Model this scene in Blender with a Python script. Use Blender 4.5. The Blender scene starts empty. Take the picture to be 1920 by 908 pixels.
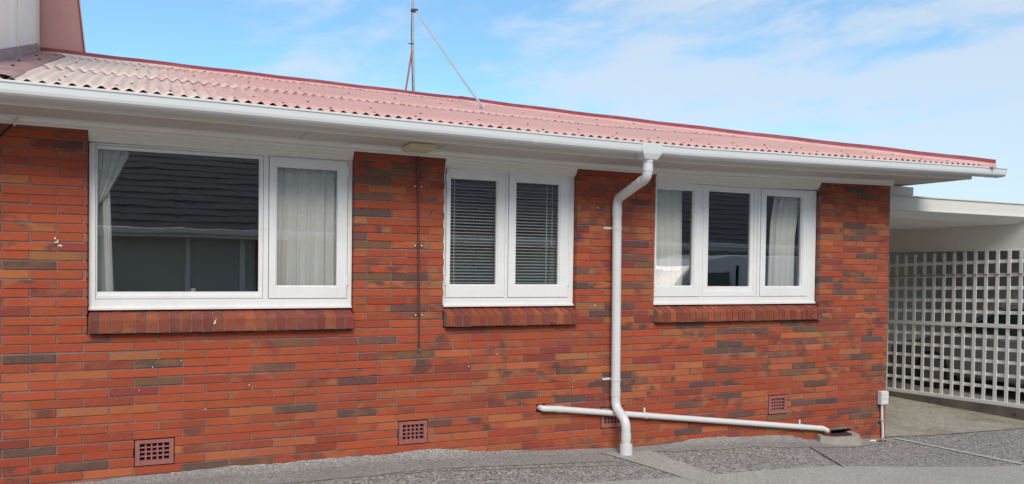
import bpy, math, random
from mathutils import Vector, Matrix
random.seed(7)
scene = bpy.context.scene

# ------------------------------------------------------------------ camera
CAM = (0.579, -6.112, 1.556)
YAW, PIT, ROL = .4229, .0196, .0133
def cam_matrix():
    cy, sy, cp, sp, cr, sr = (math.cos(YAW), math.sin(YAW), math.cos(PIT), math.sin(PIT), math.cos(ROL), math.sin(ROL))
    Ry = Matrix(((cy, -sy, 0), (sy, cy, 0), (0, 0, 1)))
    M = Matrix(((1, 0, 0), (0, 0, 1), (0, 1, 0))) @ Ry
    Rp = Matrix(((1, 0, 0), (0, cp, -sp), (0, sp, cp)))
    Rr = Matrix(((cr, -sr, 0), (sr, cr, 0), (0, 0, 1)))
    R = Rr @ Rp @ M                                   # rows right, down, forward; world third axis points down
    fl = lambda v: Vector((v[0], v[1], -v[2]))
    r, d, f = fl(R[0]), fl(R[1]), fl(R[2])
    m = Matrix((r, -d, -f)).transposed().to_4x4()
    m.translation = Vector(CAM)
    return m
cam_d = bpy.data.cameras.new('camera'); cam = bpy.data.objects.new('camera', cam_d)
scene.collection.objects.link(cam); scene.camera = cam
cam.matrix_world = cam_matrix()
cam_d.sensor_width = 36; cam_d.lens = 1500 / 1920 * 36
cam_d.shift_y = 74.25 / 1920
cam_d.clip_start = .05; cam_d.clip_end = 3000

# ------------------------------------------------------------------ world, sun, exposure
SUN_EL, SUN_AZ = math.radians(40), math.radians(194)      # compass-like azimuth from +Y towards +X
world = bpy.data.worlds.new('World'); scene.world = world; world.use_nodes = True
nt = world.node_tree; N = nt.nodes; L = nt.links
for n in list(N): N.remove(n)
wo = N.new('ShaderNodeOutputWorld'); bg = N.new('ShaderNodeBackground'); bg.inputs[1].default_value = .14
sky = N.new('ShaderNodeTexSky'); sky.sky_type = 'NISHITA'; sky.sun_disc = False
sky.sun_elevation = SUN_EL; sky.sun_rotation = SUN_AZ; sky.air_density = 1.0; sky.dust_density = .4; sky.ozone_density = 2.0
tc = N.new('ShaderNodeTexCoord')
def wmath(op, a, b=None, c=None):
    n = N.new('ShaderNodeMath'); n.operation = op
    for i, v in enumerate((a, b, c)):
        if v is None: continue
        if isinstance(v, (int, float)): n.inputs[i].default_value = v
        else: L.new(v, n.inputs[i])
    return n.outputs[0]
sep = N.new('ShaderNodeSeparateXYZ'); L.new(tc.outputs['Generated'], sep.inputs[0])
az = wmath('ARCTAN2', sep.outputs[0], sep.outputs[1]); el = wmath('ARCSINE', sep.outputs[2])
# streaky cloud field in azimuth / elevation on the sky itself
comb = N.new('ShaderNodeCombineXYZ')
L.new(wmath('MULTIPLY', az, 2.6), comb.inputs[0])
L.new(wmath('ADD', wmath('MULTIPLY', el, 8.0), wmath('MULTIPLY', az, -1.1)), comb.inputs[1])
def noise(vec, sc, det=5, rough=.55, dist=.0, off=(0, 0, 0)):
    mp = N.new('ShaderNodeMapping'); mp.inputs['Location'].default_value = off; L.new(vec, mp.inputs[0])
    n = N.new('ShaderNodeTexNoise'); n.inputs['Scale'].default_value = sc; n.inputs['Detail'].default_value = det
    n.inputs['Roughness'].default_value = rough; n.inputs['Distortion'].default_value = dist
    L.new(mp.outputs[0], n.inputs['Vector']); return n.outputs[0]
n1 = noise(comb.outputs[0], 1.0, 7, .55, .4, (3.1, 1.7, 0))
n2 = noise(comb.outputs[0], 3.2, 6, .6, .3, (7.7, 4.2, 0))
band = wmath('MINIMUM', wmath('MULTIPLY', wmath('ABSOLUTE', wmath('SUBTRACT', az, .05)), .42), .7)                 # cloudier to both sides; unseen cloud behind the camera added for neutral light
low = wmath('MULTIPLY', wmath('SUBTRACT', .30, el), .7)
f = wmath('ADD', wmath('ADD', wmath('MULTIPLY', n1, 1.25), wmath('MULTIPLY', n2, .95)), wmath('ADD', band, wmath('SUBTRACT', low, .50)))
mr = N.new('ShaderNodeMapRange'); mr.interpolation_type = 'SMOOTHSTEP'
L.new(f, mr.inputs[0]); mr.inputs[1].default_value = .60; mr.inputs[2].default_value = 1.04; mr.inputs[3].default_value = .10; mr.inputs[4].default_value = .76
mix = N.new('ShaderNodeMix'); mix.data_type = 'RGBA'
L.new(mr.outputs[0], mix.inputs[0])
skc = N.new('ShaderNodeMix'); skc.data_type = 'RGBA'; skc.blend_type = 'MULTIPLY'; skc.inputs[0].default_value = 1
L.new(sky.outputs[0], skc.inputs[6]); skc.inputs[7].default_value = (.66, .95, 1.02, 1)
L.new(skc.outputs[2], mix.inputs[6]); mix.inputs[7].default_value = (3.85, 4.30, 4.85, 1)
L.new(mix.outputs[2], bg.inputs[0]); L.new(bg.outputs[0], wo.inputs[0])

sd = bpy.data.lights.new('sun', 'SUN'); sd.energy = 2.15; sd.angle = math.radians(28); sd.color = (1, .93, .85)
sun = bpy.data.objects.new('sun', sd); scene.collection.objects.link(sun)
sdir = Vector((math.sin(SUN_AZ) * math.cos(SUN_EL), math.cos(SUN_AZ) * math.cos(SUN_EL), math.sin(SUN_EL)))
sun.rotation_euler = sdir.to_track_quat('Z', 'Y').to_euler(); sun.location = (0, -20, 30)
scene.view_settings.view_transform = 'Standard'; scene.view_settings.look = 'None'
scene.view_settings.gamma = 1; scene.view_settings.exposure = .40
scene.render.engine = 'CYCLES'
scene.cycles.max_bounces = 8; scene.cycles.transparent_max_bounces = 12

# ------------------------------------------------------------------ helpers
COL = scene.collection
def lerp_table(tab, x):
    if x <= tab[0][0]: return tab[0][1]
    for (a, b), (c, d) in zip(tab, tab[1:]):
        if x <= c: return b + (d - b) * (x - a) / (c - a)
    return tab[-1][1]
def tag(o, label=None, cat=None, group=None, kind=None):
    if label: o['label'] = label
    if cat: o['category'] = cat
    if group: o['group'] = group
    if kind: o['kind'] = kind
    return o
def empty(name, loc=(0, 0, 0), label=None, cat=None, group=None, rz=0):
    o = bpy.data.objects.new(name, None); COL.objects.link(o); o.location = loc; o.rotation_euler = (0, 0, rz)
    o.empty_display_size = .2
    return tag(o, label, cat, group)
class MB:
    def __init__(s): s.v = []; s.f = []; s.m = []; s.c = []; s.col = (1, 1, 1, 0)
    def quad(s, pts, mi=0):
        b = len(s.v); s.v += [tuple(p) for p in pts]; s.f.append(tuple(range(b, b + len(pts)))); s.m.append(mi); s.c.append(s.col); return s
    def box(s, x0, x1, y0, y1, z0, z1, mi=0):
        b = len(s.v)
        s.v += [(x0, y0, z0), (x1, y0, z0), (x1, y1, z0), (x0, y1, z0), (x0, y0, z1), (x1, y0, z1), (x1, y1, z1), (x0, y1, z1)]
        for q in ((3, 2, 1, 0), (4, 5, 6, 7), (0, 1, 5, 4), (1, 2, 6, 5), (2, 3, 7, 6), (3, 0, 4, 7)):
            s.f.append(tuple(b + i for i in q)); s.m.append(mi); s.c.append(s.col)
        return s
    def bbox(s, x0, x1, y0, y1, z0, z1, bv, mi=0, tw=0):
        """box with a chamfer along the four edges that face -Y and its verticals"""
        b = len(s.v)
        t = lambda: random.uniform(-tw, tw)
        fr = [(x0 + bv, y0 + t(), z0 + bv), (x1 - bv, y0 + t(), z0 + bv), (x1 - bv, y0 + t(), z1 - bv), (x0 + bv, y0 + t(), z1 - bv)]
        mid = [(x0, y0 + bv, z0), (x1, y0 + bv, z0), (x1, y0 + bv, z1), (x0, y0 + bv, z1)]
        bk = [(x0, y1, z0), (x1, y1, z0), (x1, y1, z1), (x0, y1, z1)]
        s.v += fr + mid + bk
        fs = [(0, 1, 2, 3)]
        for i in range(4):
            j = (i + 1) % 4; fs += [(i, i + 4, j + 4, j), (i + 4, i + 8, j + 8, j + 4)]
        fs.append((8, 11, 10, 9))
        for q in fs: s.f.append(tuple(b + i for i in q)); s.m.append(mi); s.c.append(s.col)
        return s
    def prism(s, poly, axis, a0, a1, mi=0):
        """poly: 2D points; axis 'x' -> (y,z), 'y' -> (x,z), 'z' -> (x,y); extruded a0..a1"""
        def P(u, v, a): return {'x': (a, u, v), 'y': (u, a, v), 'z': (u, v, a)}[axis]
        n = len(poly); b = len(s.v)
        s.v += [P(u, v, a0) for u, v in poly] + [P(u, v, a1) for u, v in poly]
        s.f.append(tuple(b + i for i in range(n))); s.f.append(tuple(b + n + i for i in reversed(range(n))))
        for i in range(n):
            j = (i + 1) % n; s.f.append((b + i, b + n + i, b + n + j, b + j))
        s.m += [mi] * (n + 2); s.c += [s.col] * (n + 2); return s
    def tube(s, pts, r, seg=14, mi=0, bend=0, cap=True, rs=None):
        pts = [Vector(p) for p in pts]
        if bend:
            out = [pts[0]]
            for a, p, c in zip(pts, pts[1:], pts[2:]):
                d1 = (a - p); d2 = (c - p); k = min(bend, d1.length * .49, d2.length * .49)
                A = p + d1.normalized() * k; B = p + d2.normalized() * k
                for i in range(7):
                    t = i / 6; out.append(A * (1 - t) ** 2 + p * 2 * t * (1 - t) + B * t * t)
            out.append(pts[-1]); pts = out
        b = len(s.v); up = None
        for i, p in enumerate(pts):
            d = (pts[min(i + 1, len(pts) - 1)] - pts[max(i - 1, 0)]).normalized()
            if up is None: up = d.orthogonal().normalized()
            up = (up - d * up.dot(d)).normalized(); sd_ = d.cross(up)
            rr = rs[i] if rs else r
            for k in range(seg):
                a = 2 * math.pi * k / seg; s.v.append(tuple(p + up * math.cos(a) * rr + sd_ * math.sin(a) * rr))
        for i in range(len(pts) - 1):
            for k in range(seg):
                j = (k + 1) % seg
                s.f.append((b + i * seg + k, b + i * seg + j, b + (i + 1) * seg + j, b + (i + 1) * seg + k)); s.m.append(mi); s.c.append(s.col)
        if cap:
            s.f.append(tuple(b + k for k in reversed(range(seg)))); s.f.append(tuple(b + (len(pts) - 1) * seg + k for k in range(seg))); s.m += [mi] * 2; s.c += [s.col] * 2
        return s
    def grid(s, nu, nv, fn, mi=0):
        b = len(s.v)
        for j in range(nv + 1):
            for i in range(nu + 1): s.v.append(tuple(fn(i / nu, j / nv)))
        for j in range(nv):
            for i in range(nu):
                a = b + j * (nu + 1) + i; s.f.append((a, a + 1, a + nu + 2, a + nu + 1)); s.m.append(mi); s.c.append(s.col)
        return s
    def build(s, name, mats, parent=None, smooth=False, bevel=0, colors=False, recalc=True):
        me = bpy.data.meshes.new(name); me.from_pydata(s.v, [], s.f)
        if not isinstance(mats, (list, tuple)): mats = [mats]
        for m in mats: me.materials.append(m)
        me.polygons.foreach_set('material_index', s.m)
        if colors:
            ca = me.color_attributes.new('piece', 'FLOAT_COLOR', 'CORNER')
            buf = []
            for p, c in zip(me.polygons, s.c): buf += list(c) * p.loop_total
            ca.data.foreach_set('color', buf)
        if smooth:
            me.polygons.foreach_set('use_smooth', [True] * len(me.polygons))
        me.update()
        o = bpy.data.objects.new(name, me); COL.objects.link(o)
        if smooth:
            es = me.attributes.get('sharp_edge')
            me.set_sharp_from_angle(angle=math.radians(40))
        if bevel:
            md = o.modifiers.new('bevel', 'BEVEL'); md.width = bevel; md.segments = 2; md.limit_method = 'ANGLE'; md.angle_limit = math.radians(40)
        if parent: o.parent = parent
        return o

# ------------------------------------------------------------------ materials
def mat(name, base, rough=.6, metal=0, bump=0, bscale=60, var=0, vscale=4, spec=.5, dirt=None, dscale=3, damt=.3, coat=0, stretch=(1, 1, 1)):
    m = bpy.data.materials.new(name); m.use_nodes = True; nt = m.node_tree; N = nt.nodes; L = nt.links
    b = N['Principled BSDF']; b.inputs['Base Color'].default_value = (*base, 1); b.inputs['Roughness'].default_value = rough
    b.inputs['Metallic'].default_value = metal; b.inputs['Specular IOR Level'].default_value = spec; b.inputs['Coat Weight'].default_value = coat
    tc = N.new('ShaderNodeTexCoord'); mp = N.new('ShaderNodeMapping'); mp.inputs['Scale'].default_value = stretch
    L.new(tc.outputs['Object'], mp.inputs[0])
    out = None
    def nz(sc, det=6, rg=.6):
        n = N.new('ShaderNodeTexNoise'); n.inputs['Scale'].default_value = sc; n.inputs['Detail'].default_value = det; n.inputs['Roughness'].default_value = rg
        L.new(mp.outputs[0], n.inputs['Vector']); return n.outputs[0]
    def ramp(src, a, b_, lo=0., hi=1.):
        r = N.new('ShaderNodeMapRange'); L.new(src, r.inputs[0]); r.inputs[1].default_value = a; r.inputs[2].default_value = b_; r.inputs[3].default_value = lo; r.inputs[4].default_value = hi; return r.outputs[0]
    if var:
        mx = N.new('ShaderNodeMix'); mx.data_type = 'RGBA'; L.new(ramp(nz(vscale), .3, .7), mx.inputs[0])
        mx.inputs[6].default_value = tuple(c * (1 - var) for c in base) + (1,); mx.inputs[7].default_value = tuple(min(1, c * (1 + var)) for c in base) + (1,)
        out = mx.outputs[2]
    if dirt:
        mx = N.new('ShaderNodeMix'); mx.data_type = 'RGBA'; L.new(ramp(nz(dscale, 9, .7), .48, .75, 0, damt), mx.inputs[0])
        if out: L.new(out, mx.inputs[6])
        else: mx.inputs[6].default_value = (*base, 1)
        mx.inputs[7].default_value = (*dirt, 1); out = mx.outputs[2]
    if out: L.new(out, b.inputs['Base Color'])
    if bump:
        bp = N.new('ShaderNodeBump'); bp.inputs['Strength'].default_value = bump; bp.inputs['Distance'].default_value = .01
        L.new(nz(bscale, 5), bp.inputs['Height']); L.new(bp.outputs[0], b.inputs['Normal'])
    return m
def nodes_of(m): return m.node_tree.nodes, m.node_tree.links

WHITE = mat('white_gloss_paint', (.74, .73, .71), .35, bump=.06, bscale=25, var=.03, vscale=2, dirt=(.5, .46, .4), dscale=5, damt=.18)
FRAMEW = mat('window_white_paint', (.78, .78, .77), .4, bump=.08, bscale=40, var=.02, vscale=3, dirt=(.5, .47, .42), dscale=9, damt=.2)
PVC = mat('white_plastic_pipe', (.67, .67, .665), .38, var=.03, vscale=3, dirt=(.42, .40, .36), dscale=6, damt=.2)
GUTTER = mat('gutter_paint', (.66, .665, .66), .42, var=.02, vscale=2, dirt=(.45, .44, .42), dscale=4, damt=.22, stretch=(1, 3, 3))
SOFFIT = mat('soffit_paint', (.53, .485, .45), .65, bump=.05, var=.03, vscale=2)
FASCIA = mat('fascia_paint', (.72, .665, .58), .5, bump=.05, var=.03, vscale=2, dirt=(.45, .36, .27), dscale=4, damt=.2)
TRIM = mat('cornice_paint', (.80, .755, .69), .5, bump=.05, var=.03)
CREAM = mat('cream_plastic', (.62, .56, .38), .5, var=.05)
MORTAR = mat('mortar', (.215, .155, .142), .95, bump=.6, bscale=90, var=.25, vscale=9, dirt=(.12, .10, .09), dscale=4, damt=.6)
DARK = mat('dark_void', (.02, .018, .017), .9)
RUSTPIPE = mat('brown_painted_conduit', (.11, .035, .03), .5, var=.2, vscale=8)
CAPRED = mat('dark_red_capping_paint', (.26, .04, .052), .42, var=.18, vscale=3, dirt=(.42, .2, .19), dscale=5, damt=.3)
UNDERRED = mat('orange_red_batten', (.42, .1, .04), .7)
PINKP = mat('faded_pink_steel', (.55, .28, .25), .5, var=.06, vscale=2, bump=.03, bscale=5)
CREAMW = mat('cream_cladding', (.90, .84, .75), .6, var=.07, vscale=2.2, bump=.08, bscale=14, stretch=(1, 1, .25), dirt=(.4, .34, .27), dscale=3, damt=.2)
FLASH = mat('worn_brown_flashing', (.30, .16, .15), .6, var=.16, vscale=5, dirt=(.55, .47, .42), dscale=5, damt=.35)
GALV = mat('galvanised_steel', (.42, .44, .46), .45, metal=.6, var=.12, vscale=14)
ALU = mat('aluminium_stay', (.66, .67, .69), .4, metal=.5)
REDROD = mat('red_oxide_rod', (.33, .1, .09), .6, var=.15)
LATT = mat('lattice_paint', (.90, .89, .86), .6, var=.05, vscale=5, dirt=(.4, .38, .33), dscale=5, damt=.25)
CEIL = mat('carport_lining', (.86, .85, .80), .7, var=.03, vscale=1)
PALEW = mat('carport_board', (.70, .68, .61), .6, var=.04, vscale=3, bump=.04)
VENTM = mat('vent_terracotta_paint', (.30, .11, .10), .75, var=.18, vscale=30, bump=.3, bscale=60)
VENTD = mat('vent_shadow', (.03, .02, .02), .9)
CONC = mat('pale_concrete', (.34, .315, .26), .9, bump=.4, bscale=55, var=.12, vscale=5, dirt=(.2, .17, .14), dscale=3, damt=.4)
KERBM = mat('dirty_concrete', (.15, .135, .11), .92, bump=.5, bscale=30, var=.3, vscale=4, dirt=(.3, .27, .22), dscale=3, damt=.5)
FABRIC = bpy.data.materials.new('sheer_curtain'); FABRIC.use_nodes = True
def _fab():
    N, L = nodes_of(FABRIC); b = N['Principled BSDF']; b.inputs['Base Color'].default_value = (.97, .95, .91, 1); b.inputs['Roughness'].default_value = .9
    o = N['Material Output']; t = N.new('ShaderNodeBsdfTranslucent'); t.inputs[0].default_value = (.75, .74, .7, 1)
    m = N.new('ShaderNodeMixShader'); m.inputs[0].default_value = .04; L.new(b.outputs[0], m.inputs[1]); L.new(t.outputs[0], m.inputs[2]); L.new(m.outputs[0], o.inputs[0])
_fab()
LINER = mat('pale_lining', (.62, .64, .58), .9)
SLAT = mat('blind_slat', (.78, .77, .75), .5)
ROOMM = mat('room_paint', (.50, .47, .45), .9); CARPET = mat('carpet', (.06, .05, .05), .95)

def glass_mat(name, wavy=.02, refl=.24):
    m = bpy.data.materials.new(name); m.use_nodes = True; N, L = nodes_of(m)
    for n in list(N):
        if n.type != 'OUTPUT_MATERIAL': N.remove(n)
    o = [n for n in N if n.type == 'OUTPUT_MATERIAL'][0]
    tr = N.new('ShaderNodeBsdfTransparent'); tr.inputs[0].default_value = (.97, .985, .98, 1)
    gl = N.new('ShaderNodeBsdfGlossy'); gl.inputs['Roughness'].default_value = .0; gl.inputs[0].default_value = (1, 1, .98, 1)
    lw = N.new('ShaderNodeFresnel'); lw.inputs[0].default_value = 1.5
    mr = N.new('ShaderNodeMath'); mr.operation = 'MULTIPLY_ADD'; L.new(lw.outputs[0], mr.inputs[0]); mr.inputs[1].default_value = 1.6; mr.inputs[2].default_value = refl - .06; mr.use_clamp = True
    mx = N.new('ShaderNodeMixShader'); L.new(mr.outputs[0], mx.inputs[0]); L.new(tr.outputs[0], mx.inputs[1]); L.new(gl.outputs[0], mx.inputs[2]); L.new(mx.outputs[0], o.inputs[0])
    tc = N.new('ShaderNodeTexCoord'); nz = N.new('ShaderNodeTexNoise'); nz.inputs['Scale'].default_value = 2.2; nz.inputs['Detail'].default_value = 1
    mp = N.new('ShaderNodeMapping'); mp.inputs['Scale'].default_value = (1.5, 1, 2.2)
    L.new(tc.outputs['Object'], mp.inputs[0]); L.new(mp.outputs[0], nz.inputs['Vector'])
    bp = N.new('ShaderNodeBump'); bp.inputs['Strength'].default_value = wavy; bp.inputs['Distance'].default_value = .1
    L.new(nz.outputs[0], bp.inputs['Height']); L.new(bp.outputs[0], gl.inputs['Normal'])
    return m
GLASS = glass_mat('window_glass', .0026, .215)
CARGLASS = mat('car_window_glass', (.012, .026, .022), .06, spec=.8)

def brick_mat(name, grain=1.0):
    m = bpy.data.materials.new(name); m.use_nodes = True; N, L = nodes_of(m); b = N['Principled BSDF']
    b.inputs['Roughness'].default_value = .78; b.inputs['Specular IOR Level'].default_value = .3
    at = N.new('ShaderNodeVertexColor'); at.layer_name = 'piece'
    tc = N.new('ShaderNodeTexCoord')
    def nz(sc, det=4, rg=.6, st=(1, 1, 1)):
        mp = N.new('ShaderNodeMapping'); mp.inputs['Scale'].default_value = st; L.new(tc.outputs['Object'], mp.inputs[0])
        n = N.new('ShaderNodeTexNoise'); n.inputs['Scale'].default_value = sc; n.inputs['Detail'].default_value = det; n.inputs['Roughness'].default_value = rg; L.new(mp.outputs[0], n.inputs['Vector']); return n
    def rng(s, a, c, lo=0, hi=1):
        r = N.new('ShaderNodeMapRange'); L.new(s, r.inputs[0]); r.inputs[1].default_value = a; r.inputs[2].default_value = c; r.inputs[3].default_value = lo; r.inputs[4].default_value = hi; return r.outputs[0]
    def mx(f, a, c, mode='MIX'):
        q = N.new('ShaderNodeMix'); q.data_type = 'RGBA'; q.blend_type = mode
        if isinstance(f, float): q.inputs[0].default_value = f
        else: L.new(f, q.inputs[0])
        for i, v in ((6, a), (7, c)):
            if isinstance(v, tuple): q.inputs[i].default_value = v
            else: L.new(v, q.inputs[i])
        return q.outputs[2]
    # kiln flashing: a dark or tan bloom over part of a brick, only as strong as the brick's own alpha says
    fl = rng(nz(6.5, 3, .55, (1, 1, 2.2)).outputs[0], .44, .58)
    mu = N.new('ShaderNodeMath'); mu.operation = 'MULTIPLY'; L.new(fl, mu.inputs[0]); L.new(at.outputs['Alpha'], mu.inputs[1])
    tone = mx(rng(nz(3.1, 2).outputs[0], .45, .55), (.075, .045, .045, 1), (.33, .13, .05, 1))
    c = mx(mu.outputs[0], at.outputs['Color'], tone)
    c = mx(rng(nz(38, 6, .7, (1, 1, 2)).outputs[0], .35, .75, 0, .28 * grain), c, (.40, .12, .045, 1))
    c = mx(rng(nz(55, 5, .75).outputs[0], .56, .78, 0, .45 * grain), c, (.10, .045, .04, 1))
    c = mx(rng(nz(1.1, 4, .6).outputs[0], .5, .8, 0, .22), c, (.16, .07, .06, 1))
    c = mx(rng(nz(130, 2, .5).outputs[0], .735, .76, 0, .8), c, (.62, .52, .45, 1))
    c = mx(rng(nz(14, 8, .75).outputs[0], .60, .74, 0, .35), c, (.27, .17, .14, 1))
    L.new(c, b.inputs['Base Color'])
    bp = N.new('ShaderNodeBump'); bp.inputs['Strength'].default_value = .7; bp.inputs['Distance'].default_value = .006
    L.new(nz(70, 6, .7).outputs[0], bp.inputs['Height']); L.new(bp.outputs[0], b.inputs['Normal'])
    return m
BRICK = brick_mat('red_brick')

def roof_mat():
    m = mat('weathered_pink_roof_steel', (.64, .365, .31), .62, var=.05, vscale=1.5, bump=.12, bscale=30)
    N, L = nodes_of(m); b = N['Principled BSDF']; src = b.inputs['Base Color'].links[0].from_socket
    tc = N.new('ShaderNodeTexCoord'); sp = N.new('ShaderNodeSeparateXYZ'); L.new(tc.outputs['Object'], sp.inputs[0])
    # chalky worn paint at the left end of the roof, long streaks down the slope
    r = N.new('ShaderNodeMapRange'); L.new(sp.outputs[0], r.inputs[0]); r.inputs[1].default_value = 1.9; r.inputs[2].default_value = .1; r.inputs[3].default_value = -.16; r.inputs[4].default_value = .26
    mp = N.new('ShaderNodeMapping'); mp.inputs['Scale'].default_value = (9, .7, 1); L.new(tc.outputs['Object'], mp.inputs[0])
    n = N.new('ShaderNodeTexNoise'); n.inputs['Scale'].default_value = 2.2; n.inputs['Detail'].default_value = 8; n.inputs['Roughness'].default_value = .72; L.new(mp.outputs[0], n.inputs['Vector'])
    ad = N.new('ShaderNodeMath'); ad.operation = 'ADD'; L.new(n.outputs[0], ad.inputs[0]); L.new(r.outputs[0], ad.inputs[1])
    rr = N.new('ShaderNodeMapRange'); L.new(ad.outputs[0], rr.inputs[0]); rr.inputs[1].default_value = .5; rr.inputs[2].default_value = .68; rr.inputs[4].default_value = .75
    q = N.new('ShaderNodeMix'); q.data_type = 'RGBA'; L.new(rr.outputs[0], q.inputs[0]); L.new(src, q.inputs[6]); q.inputs[7].default_value = (.70, .60, .50, 1)
    n2 = N.new('ShaderNodeTexNoise'); n2.inputs['Scale'].default_value = 7; n2.inputs['Detail'].default_value = 8; n2.inputs['Roughness'].default_value = .7; L.new(tc.outputs['Object'], n2.inputs['Vector'])
    r2 = N.new('ShaderNodeMapRange'); L.new(n2.outputs[0], r2.inputs[0]); r2.inputs[1].default_value = .58; r2.inputs[2].default_value = .72; r2.inputs[4].default_value = .35
    q2 = N.new('ShaderNodeMix'); q2.data_type = 'RGBA'; L.new(r2.outputs[0], q2.inputs[0]); L.new(q.outputs[2], q2.inputs[6]); q2.inputs[7].default_value = (.50, .25, .225, 1)
    L.new(q2.outputs[2], b.inputs['Base Color'])
    return m
ROOF = roof_mat()

def ground_mat(name, lo, mid, hi, sc=85, stain=(.12, .1, .09), pink=0., cover=.5):
    m = bpy.data.materials.new(name); m.use_nodes = True; N, L = nodes_of(m); b = N['Principled BSDF']; b.inputs['Roughness'].default_value = .9
    tc = N.new('ShaderNodeTexCoord')
    def nz(s, det, rg):
        n = N.new('ShaderNodeTexNoise'); n.inputs['Scale'].default_value = s; n.inputs['Detail'].default_value = det; n.inputs['Roughness'].default_value = rg; L.new(tc.outputs['Object'], n.inputs['Vector']); return n.outputs[0]
    vo = N.new('ShaderNodeTexVoronoi'); vo.inputs['Scale'].default_value = sc; L.new(tc.outputs['Object'], vo.inputs['Vector'])
    ad = N.new('ShaderNodeMix'); ad.data_type = 'FLOAT'; ad.inputs[0].default_value = .55; L.new(nz(sc * .8, 3, .7), ad.inputs[2])
    sp = N.new('ShaderNodeSeparateColor'); L.new(vo.outputs['Color'], sp.inputs[0]); L.new(sp.outputs[0], ad.inputs[3])
    r = N.new('ShaderNodeValToRGB'); L.new(ad.outputs[0], r.inputs[0]); e = r.color_ramp.elements
    e[0].position = .28; e[0].color = (*lo, 1); e[1].position = .78; e[1].color = (*hi, 1); k = e.new(.52); k.color = (*mid, 1)
    f = N.new('ShaderNodeMapRange'); L.new(nz(1.6, 8, .65), f.inputs[0]); f.inputs[1].default_value = .45; f.inputs[2].default_value = .72; f.inputs[4].default_value = cover
    q = N.new('ShaderNodeMix'); q.data_type = 'RGBA'; L.new(f.outputs[0], q.inputs[0]); L.new(r.outputs[0], q.inputs[6]); q.inputs[7].default_value = (*stain, 1)
    f2 = N.new('ShaderNodeMapRange'); L.new(nz(4.5, 6, .6), f2.inputs[0]); f2.inputs[1].default_value = .5; f2.inputs[2].default_value = .75; f2.inputs[4].default_value = .35
    q2 = N.new('ShaderNodeMix'); q2.data_type = 'RGBA'; L.new(f2.outputs[0], q2.inputs[0]); L.new(q.outputs[2], q2.inputs[6]); q2.inputs[7].default_value = (*mid, 1)
    L.new(q2.outputs[2], b.inputs['Base Color'])
    bp = N.new('ShaderNodeBump'); bp.inputs['Strength'].default_value = .7; bp.inputs['Distance'].default_value = .006; L.new(ad.outputs[0], bp.inputs['Height']); L.new(bp.outputs[0], b.inputs['Normal'])
    return m
AGG = ground_mat('exposed_aggregate', (.10, .09, .083), (.285, .265, .242), (.54, .515, .475), 72, (.225, .20, .185))
APRON = ground_mat('worn_cement_apron', (.17, .16, .15), (.30, .285, .265), (.45, .43, .405), 110, (.25, .22, .205), cover=.6)
SLABM = ground_mat('pale_cement_slab', (.30, .29, .25), (.41, .395, .345), (.52, .50, .45), 90, (.32, .30, .265))
CPSLAB = ground_mat('carport_cement', (.29, .26, .20), (.40, .37, .30), (.47, .44, .37), 40, (.17, .135, .09), cover=.85)

# ------------------------------------------------------------------ ground
GT = [(-60, .05), (-3, .05), (0, .035), (1, .03), (2.5, .02), (3.5, -.03), (4.5, -.08), (5.8, -.10), (6.6, -.17), (7.7, -.245), (8.5, -.275), (11, -.29), (60, -.3)]
def g(x): return lerp_table(GT, x)
def ground_sheet(name, xs_poly, m, dz, nx=60):
    """polygon given as a lower and an upper edge in Y over X, following the ground"""
    lo, hi = xs_poly; x0 = lo[0][0]; x1 = lo[-1][0]
    b = MB().grid(nx, 1, lambda u, v: (x0 + (x1 - x0) * u, lerp_table(lo, x0 + (x1 - x0) * u) * (1 - v) + lerp_table(hi, x0 + (x1 - x0) * u) * v, g(x0 + (x1 - x0) * u) + dz))
    o = b.build(name, m); tag(o, kind='structure'); return o
b = MB(); xs = [-300, -60] + [t[0] for t in GT[1:-1]] + [60, 300]
for a, c in zip(xs, xs[1:]): b.quad([(a, -300, g(a)), (c, -300, g(c)), (c, 300, g(c)), (a, 300, g(a))])
tag(b.build('ground', AGG), kind='structure')
ground_sheet('concrete_apron', ([(-4, -.50), (1, -.47), (2.8, -.42), (4.08, -.43), (4.10, -.43)], [(-4, .05), (4.10, .05)]), APRON, .004)
ground_sheet('pavement_joint', ([(1.9, -.455), (4.1, -.575)], [(1.9, -.445), (4.1, -.560)]), CONC, .006)
ground_sheet('concrete_apron', ([(4.66, -.16), (4.85, -.25), (5.05, -.23), (5.3, -.31), (5.6, -.27), (5.8, -.33), (6.1, -.36), (6.35, -.30), (6.6, -.34), (6.9, -.33), (7.2, -.25), (7.5, -.20), (7.78, -.10)], [(4.66, .05), (7.78, .05)]), APRON, .004)
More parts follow.
